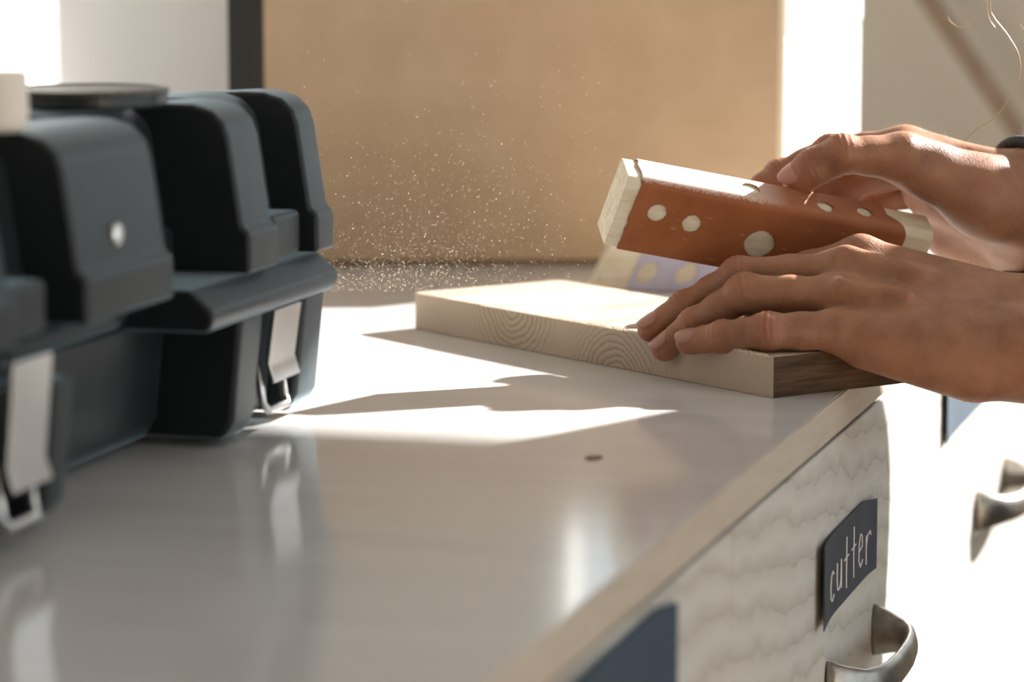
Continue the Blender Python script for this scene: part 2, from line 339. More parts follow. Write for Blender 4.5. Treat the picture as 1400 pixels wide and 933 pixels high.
def drawer_unit(y0, y1, label, writing, lab, hz):
    u = empty('drawer_unit', (XF, (y0+y1)/2, 0)); tag(u, label, 'drawer unit', 'drawer units under the worktop')
    g = 0.0016
    under(u, MB().box((XF-0.52, y0+0.0005, 0.08), (XF-0.020, y1-0.0005, T-0.0185)).build('carcass', M['drawer']))
    under(u, MB().box((XF-0.50, y0+0.0005, 0.0), (XF-0.07, y1-0.0005, 0.08)).build('plinth', M['black_metal']))
    zs = [T-0.0195, T-0.215, T-0.50, 0.085]
    for i in range(3):
        d = under(u, MB().box((XF-0.0195, y0+g, zs[i+1]+0.0015), (XF, y1-g, zs[i]-0.0015)).build('drawer_front', M['drawer'], bevel=0.0012))
        if i == 0:
            h = sweep_handle(d, (lab[0]+lab[1])/2+hz[0], T-hz[1], XF)
            pl = paper_label(d, 'paper_label', lab[0], lab[1], T-lab[3], T-lab[2], M[lab[4]], lab[5])
            pl['label'] = lab[6]
            if writing: lettering(d, writing, lab[0]+0.024, lab[1]-0.010, T-lab[3]+0.0080, 0.0145, lab[5], lab[0], lab[1])['label'] = 'chalk handwriting reading cutter'
        else:
            sweep_handle(d, (y0+y1)/2, (zs[i]+zs[i+1])/2, XF)
    return u
drawer_unit(0.781, 1.337, 'pale ash drawer unit nearest the camera with plain dark paper label', None, (1.06, 1.222, 0.024, 0.075, 'blue_label', 0.002, 'dark blue paper label'), (-0.02, 0.150))
drawer_unit(1.337, 1.893, 'pale ash drawer unit with dark label reading cutter', 'cutter', (1.524, 1.680, 0.065, 0.106, 'slate', 0.0030, 'curling slate paper label'), (0.022, 0.142))
drawer_unit(1.893, 2.449, 'sunlit ash drawer unit beyond the one labelled cutter', None, (1.922, 2.085, 0.036, 0.080, 'blue_label', 0.002, 'blue grey paper label'), (0.138, 0.148))

# ------------------------------------------------------------------ things along the back of the worktop
def frame_obj(o, origin, ax, ay, az):
    mm = Matrix.Identity(4)
    for i in range(3): mm[i][0] = ax[i]; mm[i][1] = ay[i]; mm[i][2] = az[i]; mm[i][3] = origin[i]
    o.matrix_world = mm; return o
cl = atz(364, 366, T); cr = atz(1069, 362, T); ce = (cr-cl); CW = float(np.linalg.norm(ce)); ce = ce/CW; cn = np.array([-ce[1], ce[0], 0])
cp = empty('hardboard_panel'); frame_obj(cp, cl, ce, cn, (0, 0, 1)); tag(cp, 'wide tan hardboard panel standing upright at the back of the worktop', 'panel')
MB().box((0, -0.0006, 0.0), (CW, 0.0036, 0.0048)).build('contact_shadow_strip', M['pole'], cp)  # dark strip standing in for the contact shadow at the panel's foot
MB().box((0, 0, 0.0048), (CW-0.0035, 0.003, 0.177)).build('sheet', M['cardboard'], cp, bevel=0.0004)
MB().box((CW-0.0035, 0.0, 0.0048), (CW, 0.003, 0.177)).build('pale_edge', M['card_edge'], cp)
sb = empty('storage_box'); sb_o = np.array([cr[0]-0.30, cr[1]+0.008, T]); frame_obj(sb, sb_o, (1, 0, 0), (0, 1, 0), (0, 0, 1)); tag(sb, 'white box behind the tan panel, its sunlit side showing', 'box')
BW = 0.30
MB().box((0, 0, 0), (BW, 0.275, 0.150)).build('body', M['white_paint'], sb, bevel=0.002)
MB().box((-0.001, -0.001, 0.1505), (BW+0.001, 0.276, 0.178)).build('lid', M['white_paint'], sb, bevel=0.002)
MB().box((BW-0.0006, 0.07, 0.128), (BW+0.0012, 0.12, 0.146)).build('grip', M['slot_grey'], sb, bevel=0.0006)
# black upright just behind the left edge of the panel
bp_ = cl - ce*0.012 + cn*0.012; post = empty('metal_upright'); frame_obj(post, bp_, ce, cn, (0, 0, 1)); tag(post, 'black metal upright at the left edge of the tan panel', 'post')
MB().box((-0.012, 0.0, 0.004), (0.022, 0.02, 0.42)).build('post', M['black_metal'], post, bevel=0.001)
MB().box((-0.03, -0.004, 0.0), (0.038, 0.04, 0.004)).build('foot_plate', M['black_metal'], post)
# pole leaning on the pier
p1 = C + ray(1270, 0)*((YB-0.07-C[1])/ray(1270, 0)[1]); p2 = C + ray(1400, 191)*((YB-0.095-C[1])/ray(1400, 191)[1])
dv = (p2-p1)/np.linalg.norm(p2-p1); top = p1 - dv*0.22; low = p1 + dv*((0.012-p1[2])/dv[2])
tag(MB().tube([tuple(top), tuple(low)], 0.0085, 14).build('wooden_pole', M['pole'], smooth=False), 'thin brown pole leaning slantwise against the grey tan wall', 'pole')

# ------------------------------------------------------------------ tool box
TX = -0.508
tb = empty('tool_box', (TX, 1.25, T)); tag(tb, 'black plastic tool box with metal latches at the left of the worktop', 'tool box')
TD = 0.20
def lid_prof(inset, z0=0.078, step=0.0035):
    i = inset
    return [(-i, z0), (-i, z0+0.018), (-i-step, z0+0.0205), (-i-step-0.006, 0.138), (-i-step-0.0085, 0.1445), (-i-step-0.014, 0.1498), (-i-step-0.023, 0.1525), (-i-step-0.034, 0.1528),
            (-TD+0.034, 0.1445), (-TD+0.016, 0.139), (-TD+0.004, 0.10), (-TD, z0)]
def add_prism(mb, prof, y0, y1): mb.prism([(TX+x, z+T) for x, z in prof], y0, y1)
lid = MB()
# ribs and recesses of the lid from near to far
for y0, y1, ins in ((1.035, 1.110, 0.0), (1.1095, 1.1755, 0.024), (1.175, 1.266, 0.0), (1.2655, 1.3555, 0.036), (1.355, 1.393, 0.0), (1.3925, 1.4455, 0.019), (1.445, 1.470, 0.0)):
    add_prism(lid, lid_prof(ins), y0, y1)
under(tb, lid.build('lid', M['plastic'], bevel=0.0022, seg=3))
body = MB()
def body_prof(inset, z1=0.060): return [(-inset-0.012, 0.004), (-inset-0.007, 0.0125), (-inset-0.002, z1), (-TD+0.002, z1), (-TD+0.010, 0.004)]
for y0, y1, ins in ((1.052, 1.092, 0.0), (1.0915, 1.1475, 0.014), (1.147, 1.166, 0.0), (1.1655, 1.3505, 0.036), (1.350, 1.378, 0.0), (1.3775, 1.4335, 0.014), (1.433, 1.462, 0.0)):
    add_prism(body, body_prof(ins), y0, y1)
for yc in (1.075, 1.385):
    for xo in (-0.03, -0.16): body.box((TX+xo-0.010, yc-0.012, T), (TX+xo+0.010, yc+0.012, T+0.006))
under(tb, body.build('body', M['plastic'], bevel=0.003, seg=3))
rim = MB()
for y0, y1, o, z0, z1 in ((1.040, 1.150, -0.018, 0.060, 0.0775), (1.1495, 1.302, -0.036, 0.060, 0.0775), (1.3015, 1.466, 0.003, 0.0585, 0.0765)):
    add_prism(rim, [(o-0.003, z0), (o, z0+0.004), (o, z1-0.009), (o-0.010, z1), (-TD-0.004, z1), (-TD-0.004, z0)], y0, y1)
under(tb, rim.build('rim', M['plastic'], bevel=0.002, seg=3))
for yc, px0, zt in ((1.120, -0.001, 0.073), (1.408, -0.004, 0.0575)):
    la = under(tb, MB().box((TX-0.024, yc-0.014+0.008, T+0.0785), (TX-0.006, yc+0.022+0.008, T+0.099)).build('latch_tab', M['plastic'], bevel=0.0025, seg=3))
    la['label'] = 'square plastic hinge block of the latch'
    q0 = TX+px0
    pl = MB(); pl.prism([(q0+0.001, T+zt), (q0+0.003, T+zt), (q0-0.0005, T+0.033), (q0+0.0022, T+0.0245), (q0+0.0006, T+0.0238), (q0-0.0025, T+0.033)], yc-0.017, yc+0.017)
    pl = under(tb, pl.build('latch_plate', M['steel'], bevel=0.0005)); pl['label'] = 'shiny steel latch plate'
    bl = MB(); bl.tube([(q0-0.008, yc-0.014, T+0.034), (q0-0.005, yc-0.0145, T+0.014), (q0-0.003, yc-0.0125, T+0.0105), (q0-0.003, yc+0.0125, T+0.0105), (q0-0.005, yc+0.0145, T+0.014), (q0-0.008, yc+0.014, T+0.034)], 0.0019, 10)
    o = bl.build('wire_bail', M['steel'], None, smooth=True); o.parent = pl; o['label'] = 'bent steel wire loop'
sc_ = MB().lathe([(0.0, 0.0), (0.0045, 0.0), (0.005, 0.0012), (0.004, 0.0024), (0.0, 0.003)], 20)
rv = atx(156, 321, TX-0.0058)
sv = [(TX-0.0058+z, rv[1]+x, rv[2]+y) for x, y, z in sc_.v]
under(tb, mesh_obj('rivet', sv, sc_.f, M['steel'], smooth=True))
hx = TX-0.060; hc = atx(122, 141, hx)
rl = empty('round_lid', (hx, hc[1], T+0.1536)); tag(rl, 'flat round black lid lying on top of the tool box', 'lid')
MB().lathe([(0.0, 0.0), (0.0325, 0.0), (0.0338, 0.0012), (0.0338, 0.0052), (0.0, 0.0052)], 48).build('cover', M['plastic_smooth'], rl)
MB().lathe([(0.0, 0.0052), (0.0340, 0.0052), (0.0349, 0.0062), (0.0344, 0.0076), (0.0318, 0.0080), (0.0308, 0.0072), (0.0, 0.0070)], 48).build('brim', M['lid_top'], rl, smooth=False, bevel=0.0003)
cup = MB().lathe([(0.0, 0.0), (0.0095, 0.0), (0.0120, 0.002), (0.0128, 0.007), (0.0128, 0.0225), (0.0122, 0.0235), (0.0, 0.0235)], 32)
cu = cup.build('plastic_cap', M['beige_plastic'], smooth=False, bevel=0.0006); tag(cu, 'small beige cap lying on the lid of the black tool box', 'cap')
cq = atx(-6, 158, TX-0.036); cu.location = (TX-0.036, cq[1], T+0.1530)

# ------------------------------------------------------------------ the board under the hand
bl_ = atz(563, 449, T); br_ = atz(1057, 545, T); be = (br_-bl_); BL = float(np.linalg.norm(be)); be = be/BL; bn = np.array([-be[1], be[0], 0.0])
BT = 0.0205; BWID = 0.104
def board():
    o = MB().box((0, 0, 0), (BL, BWID, BT)).build('oak_board', M['endgrain'])
    me = o.data
    for k in ('board_top', 'board_side'): me.materials.append(M[k])
    bm = bmesh.new(); bm.from_mesh(me)
    ed = [e for e in bm.edges if all(v.co.x < 1e-5 for v in e.verts)]
    ev = [e for e in ed if abs(e.verts[0].co.z-e.verts[1].co.z) > 1e-3]
    bmesh.ops.bevel(bm, geom=ev, offset=0.005, segments=4, affect='EDGES', profile=0.5)
    tp = [e for e in bm.edges if len(e.link_faces) == 2 and abs(e.calc_face_angle(0)) > 0.9]
    bmesh.ops.bevel(bm, geom=tp, offset=0.0005, segments=2, affect='EDGES', profile=0.5)
    bm.normal_update()
    for f in bm.faces:
        n = f.normal
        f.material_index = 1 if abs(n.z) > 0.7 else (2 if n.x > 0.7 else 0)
    bm.to_mesh(me); bm.free()
    frame_obj(o, bl_, be, bn, (0, 0, 1)); return o
brd = board(); tag(brd, 'thick pale wooden board lying under the front hand', 'board')
fb = MB()
def spike(x, s):
    l = random.uniform(0.0012, 0.0026)*s; a = (x, -0.0004+random.uniform(-.0002, .0003), BT-0.0004)
    fb.tube([a, (x-0.6*l*random.uniform(0.6, 1.2), -0.0006, BT+l*0.35), (x-l*random.uniform(1.0, 1.3), -0.0009, BT+l*random.uniform(0.6, 0.9))], [0.00022, 0.00017, 0.00004], 5)
for i in range(64): spike(0.140+i*0.0011+random.uniform(-.0003, .0003), 1.0)
for i in range(40): spike(BL-0.052+i*0.00125+random.uniform(-.0003, .0003), 0.9)
for i in range(70): spike(0.07+i*0.001+random.uniform(-.0003, .0003), 0.35)
fb.build('wood_fibres', M['dust'], brd)['kind'] = 'stuff'

# ------------------------------------------------------------------ sanding blocks
def sheet(name, path, x0, x1, holes, mat, parent, thick=0.0006, step=0.0006, tear=0.0, corner=0.0):
    """paper wrapped round the block: path of (y, z) points, x along the block; holes (x, s, rx) in sheet coordinates"""
    P = [np.array(p) for p in path]; seg = [np.linalg.norm(b-a) for a, b in zip(P[:-1], P[1:])]; cum = np.concatenate([[0], np.cumsum(seg)]); S = cum[-1]
    ns = max(2, int(S/step)); nx = max(2, int((x1-x0)/step))
    s = np.linspace(0, S, ns+1); x = np.linspace(x0, x1, nx+1)
    gx, gs = np.meshgrid(x, s, indexing='ij'); gx = gx.copy(); gs = gs.copy()
    if tear:
        jag = tear*np.interp(s, np.linspace(0, S, 34), np.random.default_rng(3).uniform(-1, 1, 34))
        f = np.clip(1-(gx-x0)/0.008, 0, 1); gx += f*jag[None, :]
    if corner:                                    # rounded far corner of the top flap
        lim = x1 - corner*np.clip((gs-0.046)/0.016, 0, 1)**2
        f = np.clip((gx-(x1-0.03))/0.03, 0, 1); gx = gx - f*(x1-lim)
    inside = np.zeros(gx.shape, bool)
    for hx, hs, hr in holes:
        dx, ds = gx-hx, gs-hs; r_ = np.hypot(dx, ds)
        near = np.abs(r_-hr) < step*0.72
        k = np.where(near, hr/np.maximum(r_, 1e-9), 1.0); gx = hx+dx*k; gs = hs+ds*k
        inside |= (r_ < hr-step*0.72)
    yy = np.interp(gs, cum, [p[0] for p in P]); zz = np.interp(gs, cum, [p[1] for p in P])
    idx = np.arange((nx+1)*(ns+1)).reshape(nx+1, ns+1)
    q = np.stack([idx[:-1, :-1], idx[1:, :-1], idx[1:, 1:], idx[:-1, 1:]], -1).reshape(-1, 4)
    # a face goes when its centre lies in a hole
    cxm = gx.reshape(-1)[q].mean(1); csm = gs.reshape(-1)[q].mean(1); keep = np.ones(len(q), bool)
    for hx, hs, hr in holes: keep &= np.hypot(cxm-hx, csm-hs) > hr*0.97
    q = q[keep]; used = np.unique(q); mp = -np.ones(idx.size, int); mp[used] = np.arange(len(used))
    V = np.stack([gx, yy, zz], -1).reshape(-1, 3)[used]
    me = bpy.data.meshes.new(name); me.from_pydata(V.tolist(), [], mp[q].tolist()); me.update()
    me.materials.append(mat)
    for p in me.polygons: p.use_smooth = True
    o = bpy.data.objects.new(name, me); link(o, parent)
    so_ = o.modifiers.new('thick', 'SOLIDIFY'); so_.thickness = thick; so_.offset = 0
    return o
def arc(cy, cz, r, a0, a1, n=7): return [(cy+r*math.cos(math.radians(a0+(a1-a0)*i/n)), cz+r*math.sin(math.radians(a0+(a1-a0)*i/n))) for i in range(n+1)]

a_ = cvec(421, -72, 126); b_ = cvec(32, 90, -56); a_ /= np.linalg.norm(a_); b_ = b_ - a_*np.dot(a_, b_); b_ /= np.linalg.norm(b_); c_ = np.cross(b_, a_)*-1
if np.dot(c_, D) < 0: c_ = -c_
SBL, SBH, SBW = 0.171, 0.0415, 0.0205
blk = empty('sanding_block'); frame_obj(blk, atd(825.5, 335, 1.69), a_, c_, b_); tag(blk, 'rust red sanding block held up by the rear hand', 'sanding block')
e = 0.0008; rr = 0.005
cpoly = [(0.0008, 0.0), (0.0, 0.0008), (0.0, SBH-rr+e)] + arc(rr-e, SBH-rr+e, rr-e, 180, 90, 6) + [(SBW-0.0025, SBH)] + arc(SBW-0.0025, SBH-0.0025, 0.0025, 90, 0, 3) + [(SBW, 0.0008), (SBW-0.0008, 0.0)]
core = MB(); core.prism(cpoly, 0, SBL); core.v = [(y, x, z) for x, y, z in core.v]; core.build('wood_core', M['block_wood'], blk, bevel=0.0004)
path = [(0.010, -e), (0.002, -e)] + arc(0.0015-e+0.0, 0.0015-e, 0.0015, 270, 180, 4)[0:] + [(-e, SBH-rr)] + arc(-e+rr, SBH+e-rr, rr, 180, 90, 8) + [(SBW-0.002, SBH+e)] + arc(SBW+e-0.003, SBH+e-0.003, 0.003, 90, 0, 5) + [(SBW+e, 0.006)]
cum0 = 0.0085+0.0023
def fs(z): return 0.0105 + z                     # sheet coordinate of a height on the front face
sp_o = sheet('sandpaper', path, 0.0075, 0.1555, [(0.0210, fs(0.0250), 0.0052), (0.0408, fs(0.0225), 0.0052), (0.0800, fs(0.0180), 0.0083), (0.0690, 0.0625, 0.0050), (0.110, 0.0585, 0.0046), (0.1325, 0.0605, 0.0046)], M['orange_paper'], blk, tear=0.0006, corner=0.010)
sp_o['label'] = 'rust red sandpaper with round holes'

vb = empty('sanding_block'); vo_ = atz(806, 399, T); ve = cvec(1, 0, 0.02); ve[2] = 0; ve /= np.linalg.norm(ve); vn = np.array([-ve[1], ve[0], 0.0])
frame_obj(vb, vo_, ve, vn, (0, 0, 1)); tag(vb, 'violet grey sanding block standing behind the board', 'sanding block')
vp = [(0.0, 0.0), (0.135, 0.0), (0.150, 0.042), (0.019, 0.042)]
MB().prism(vp, 0, 0.03).build('wood_core', M['block_wood'], vb, bevel=0.0008)
def slant(o, k):
    for v in o.data.vertices: v.co.x += v.co.z*k
vs_ = sheet('sandpaper', [(0.015, 0.0425), (0.004, 0.0428)] + arc(-e+0.003, 0.0428-0.003, 0.003, 90, 180, 4) + [(-e, 0.001)], 0.0215, 0.125, [(0.0300, 0.0455, 0.0063), (0.0545, 0.0460, 0.0063), (0.085, 0.033, 0.009)], M['violet_paper'], vb, step=0.001); slant(vs_, 0.45)
vs_['label'] = 'violet grey sandpaper with round holes'

# ------------------------------------------------------------------ the person
def smin(a, b, k):
    h = np.maximum(k-np.abs(a-b), 0)/k
    return np.minimum(a, b)-h*h*k*0.25
class Field:
    """signed distance grid; capsules are blended into named layers"""
    def __init__(s, lo, hi, h):
        s.h = h; s.lo = np.array(lo, float); s.n = np.ceil((np.array(hi)-s.lo)/h).astype(int)+1; s.layers = {}
        s.ax = [s.lo[i]+h*np.arange(s.n[i]) for i in range(3)]
    def layer(s, name):
        if name not in s.layers: s.layers[name] = np.full(s.n, 0.05, np.float32)
        return s.layers[name]
    def cone(s, name, a, b, ra, rb, k, mode='add', squash=None):
        L = s.layer(name); a = np.asarray(a, float); b = np.asarray(b, float); pad = max(ra, rb)+k+0.012
        lo = np.minimum(a, b)-pad; hi = np.maximum(a, b)+pad
        i0 = np.clip(np.floor((lo-s.lo)/s.h).astype(int), 0, s.n); i1 = np.clip(np.ceil((hi-s.lo)/s.h).astype(int)+1, 0, s.n)
        if np.any(i1 <= i0): return
        g = np.meshgrid(*[s.ax[i][i0[i]:i1[i]].astype(np.float32) for i in range(3)], indexing='ij', sparse=True)
        ba = b-a; l2 = float(ba@ba)+1e-12
        p = [g[i]-a[i] for i in range(3)]
        t = np.clip((p[0]*ba[0]+p[1]*ba[1]+p[2]*ba[2])/l2, 0, 1)
        d = np.sqrt((p[0]-t*ba[0])**2+(p[1]-t*ba[1])**2+(p[2]-t*ba[2])**2) - (ra+(rb-ra)*t)
        sl = tuple(slice(i0[i], i1[i]) for i in range(3))
        if mode == 'add': L[sl] = smin(L[sl], d.astype(np.float32), k)
        else: L[sl] = -smin(-L[sl], d.astype(np.float32), k)
    def wrinkle(s, name, c, axis, r, amp, wl, width, dors=None):
        L = s.layer(name); c = np.asarray(c, float); axis = np.asarray(axis, float)/np.linalg.norm(axis); pad = r+0.006
        i0 = np.clip(np.floor((c-pad-s.lo)/s.h).astype(int), 0, s.n); i1 = np.clip(np.ceil((c+pad-s.lo)/s.h).astype(int)+1, 0, s.n)
        if np.any(i1 <= i0): return
        g = np.meshgrid(*[s.ax[i][i0[i]:i1[i]] for i in range(3)], indexing='ij', sparse=True)
        p = [g[i]-c[i] for i in range(3)]
        q = p[0]*axis[0]+p[1]*axis[1]+p[2]*axis[2]; rr_ = np.sqrt(p[0]**2+p[1]**2+p[2]**2)
        if dors is not None: wgt = np.clip((p[0]*dors[0]+p[1]*dors[1]+p[2]*dors[2])/r*1.4, 0, 1)
        else: wgt = 1.0
        e_ = amp*np.cos(2*PI*q/wl)*np.exp(-(q/width)**2)*np.clip(1.6-rr_/(r*1.15), 0, 1)*wgt
        sl = tuple(slice(i0[i], i1[i]) for i in range(3)); L[sl] += e_.astype(np.float32)

def surface_nets(F, ax, relax=1):
    ins = F < 0; nx, ny, nz = F.shape
    cnt = np.zeros((nx-1, ny-1, nz-1), np.int8)
    for dx in (0, 1):
        for dy in (0, 1):
            for dz in (0, 1): cnt += ins[dx:nx-1+dx, dy:ny-1+dy, dz:nz-1+dz]
    act = np.argwhere((cnt > 0) & (cnt < 8)); K = len(act)
    cid = -np.ones(cnt.shape, np.int32); cid[tuple(act.T)] = np.arange(K)
    cor = [(a, b, c) for a in (0, 1) for b in (0, 1) for c in (0, 1)]
    val = {c: F[act[:, 0]+c[0], act[:, 1]+c[1], act[:, 2]+c[2]] for c in cor}
    acc = np.zeros((K, 3)); num = np.zeros(K)
    for c in cor:
        for k in range(3):
            if c[k]: continue
            d = list(c); d[k] = 1; d = tuple(d); va, vb_ = val[c], val[d]
            mk = (va < 0) != (vb_ < 0); t = np.where(mk, va/np.where(mk, va-vb_, 1), 0)
            pt = np.tile(np.array(c, float), (K, 1)); pt[:, k] += t; acc[mk] += pt[mk]; num += mk
    h = ax[0][1]-ax[0][0]
    V = np.array([ax[0][0], ax[1][0], ax[2][0]]) + (act + acc/num[:, None])*h
    faces = []
    for k in range(3):
        sl0 = [slice(None)]*3; sl1 = [slice(None)]*3; sl0[k] = slice(0, -1); sl1[k] = slice(1, None)
        A = ins[tuple(sl0)]; B = ins[tuple(sl1)]; e_ = np.argwhere(A != B)
        u, v = (k+1) % 3, (k+2) % 3
        ok = (e_[:, u] > 0) & (e_[:, v] > 0) & (e_[:, u] < F.shape[u]-1) & (e_[:, v] < F.shape[v]-1); e_ = e_[ok]
        def g(du, dv):
            c = e_.copy(); c[:, u] += du; c[:, v] += dv; return cid[c[:, 0], c[:, 1], c[:, 2]]
        q = np.stack([g(-1, -1), g(0, -1), g(0, 0), g(-1, 0)], 1)
        fl = ~A[tuple(e_.T)]; q[fl] = q[fl][:, ::-1]; faces.append(q)
    Fq = np.concatenate(faces)
    Fq = Fq[(Fq >= 0).all(1)]
    for _ in range(relax):
        s = np.zeros_like(V); n = np.zeros(K)
        for i in range(4):
            for j in ((i+1) % 4, (i+3) % 4): np.add.at(s, Fq[:, i], V[Fq[:, j]]); np.add.at(n, Fq[:, i], 1)
        V = np.where(n[:, None] > 0, 0.5*V+0.5*s/np.maximum(n, 1)[:, None], V)
    return V, Fq

def px(x, y, z): return atd(x, y, z)
mm_ = 0.001
NAILS = []; FLUSH = []
def make_hand(spec, h=0.0008):
    pts = np.array([p for f in spec['fingers'].values() for p, _ in f['chain']] + [p for c in spec['palm'] for p in (c[0], c[1])])
    fld = Field(pts.min(0)-0.03, pts.max(0)+0.03, h)
    for a, b, ra, rb, k in spec['palm']: fld.cone('palm', a, b, ra*mm_, rb*mm_, k*mm_)
    for a, b, ra, rb, k in spec.get('dents', []): fld.cone('palm', a, b, ra*mm_, rb*mm_, k*mm_, 'sub')
    for nm, f in spec['fingers'].items():
        ch = f['chain']; kk = 0.0035; L = 'f_'+nm; dn = f['dorsal']/np.linalg.norm(f['dorsal'])
        for (p, r_), (q, s_) in zip(ch[:-1], ch[1:]):
            mid = (p+q)/2; rm = (r_+s_)/2*0.945
            fld.cone(L, p, mid, r_*mm_, rm*mm_, kk); fld.cone(L, mid, q, rm*mm_, s_*mm_, kk)
        for j, (p, r_) in enumerate(ch[1:-1]):        # knuckles
            axis = ch[j+2][0]-ch[j][0]; axis = axis/np.linalg.norm(axis); dd = dn-axis*np.dot(axis, dn); dd /= np.linalg.norm(dd)
            fld.cone(L, p+dd*0.0010, p+dd*0.0010, r_*mm_*0.92, r_*mm_*0.92, 0.004)
            fld.wrinkle(L, p, axis, r_*mm_, 0.00060, 0.0030, 0.0052, dd); fld.wrinkle(L, p, axis, r_*mm_, 0.00060, 0.0046, 0.003, -dd)
            FLUSH.append((p+dd*r_*mm_*0.6, 0.010, 0.55))
        tipc, tr = ch[-1]; ax_ = tipc-ch[-2][0]; ax_ = ax_/np.linalg.norm(ax_); dd = dn-ax_*np.dot(ax_, dn); dd /= np.linalg.norm(dd)
        fld.cone(L, tipc-dd*0.0016-ax_*0.002, tipc-dd*0.0012+ax_*0.0008, tr*mm_*0.88, tr*mm_*0.80, 0.004)   # pad of the fingertip
        FLUSH.append((tipc, 0.013, 0.8))
        hl = np.linalg.norm(tipc-ch[-2][0])/2; NAILS.append((tipc, ax_, dd, tr*mm_, f.get('nail', 1.0), max(0.0, ((tr+ch[-2][1])/2*0.945-tr)*mm_/hl)))
    tot = None
    for nm in spec['fingers']:
        a = fld.layers['f_'+nm]; tot = a.copy() if tot is None else smin(tot, a, 0.0012)
    tot = smin(fld.layers['palm'], tot, 0.0065)
    for a, b, ra, rb, k in spec.get('tendons', []): 
        fld.layers['t'] = tot; fld.cone('t', a, b, ra*mm_, rb*mm_, k*mm_); tot = fld.layers['t']
    return surface_nets(tot, fld.ax, 1)

# --- left hand: pressing the board, little finger nearest the camera
LH = dict(fingers={
 'index':  dict(chain=[(px(1176, 351, 1.672), 10.2), (px(1040, 384, 1.702), 8.8), (px(972, 424, 1.712), 7.4), (px(938, 446, 1.716), 6.2)], dorsal=cvec(-.4, .8, -.3)),
 'middle': dict(chain=[(px(1150, 371, 1.657), 10.4), (px(1011, 377, 1.672), 9.0), (px(936, 420, 1.677), 7.5), (px(889, 449, 1.679), 6.2)], dorsal=cvec(-.45, .75, -.45)),
 'ring':   dict(chain=[(px(1143, 405, 1.642), 10.0), (px(1019, 401, 1.650), 9.4), (px(950, 444, 1.662), 7.8), (px(908, 475, 1.669), 6.3)], dorsal=cvec(-.42, .72, -.5)),
 'little': dict(chain=[(px(1142, 452, 1.622), 10.0), (px(1049, 454, 1.622), 9.0), (px(989, 461, 1.636), 7.5), (px(941, 467, 1.648), 5.9)], dorsal=cvec(-.05, .62, -.78)),
 'thumb':  dict(chain=[(px(1215, 425, 1.690), 12.5), (px(1115, 427, 1.704), 10.2), (px(1040, 434, 1.712), 8.4)], dorsal=cvec(-.1, .3, .9))},
 palm=[(px(1176, 351, 1.672), px(1404, 428, 1.652), 10.2, 17.0, 9), (px(1150, 371, 1.657), px(1404, 440, 1.640), 10.4, 18.0, 9),
       (px(1143, 405, 1.642), px(1404, 470, 1.622), 10.0, 19.0, 9), (px(1142, 450, 1.628), px(1404, 490, 1.610), 9.6, 19.5, 9),
       (px(1185, 468, 1.622), px(1330, 499, 1.614), 13.0, 18.5, 12), (px(1200, 425, 1.66), px(1380, 465, 1.645), 12.0, 20.0, 12),
       (px(1215, 425, 1.690), px(1370, 455, 1.660), 12.5, 19.0, 12),
       (px(1404, 440, 1.645), px(1560, 428, 1.665), 20.0, 24.0, 12), (px(1404, 488, 1.612), px(1560, 500, 1.628), 20.0, 25.0, 12)],
 tendons=[(px(1160, 350, 1.652), px(1262, 375, 1.640), 3.2, 2.2, 9), (px(1150, 392, 1.630), px(1240, 402, 1.620), 2.6, 1.6, 9)])
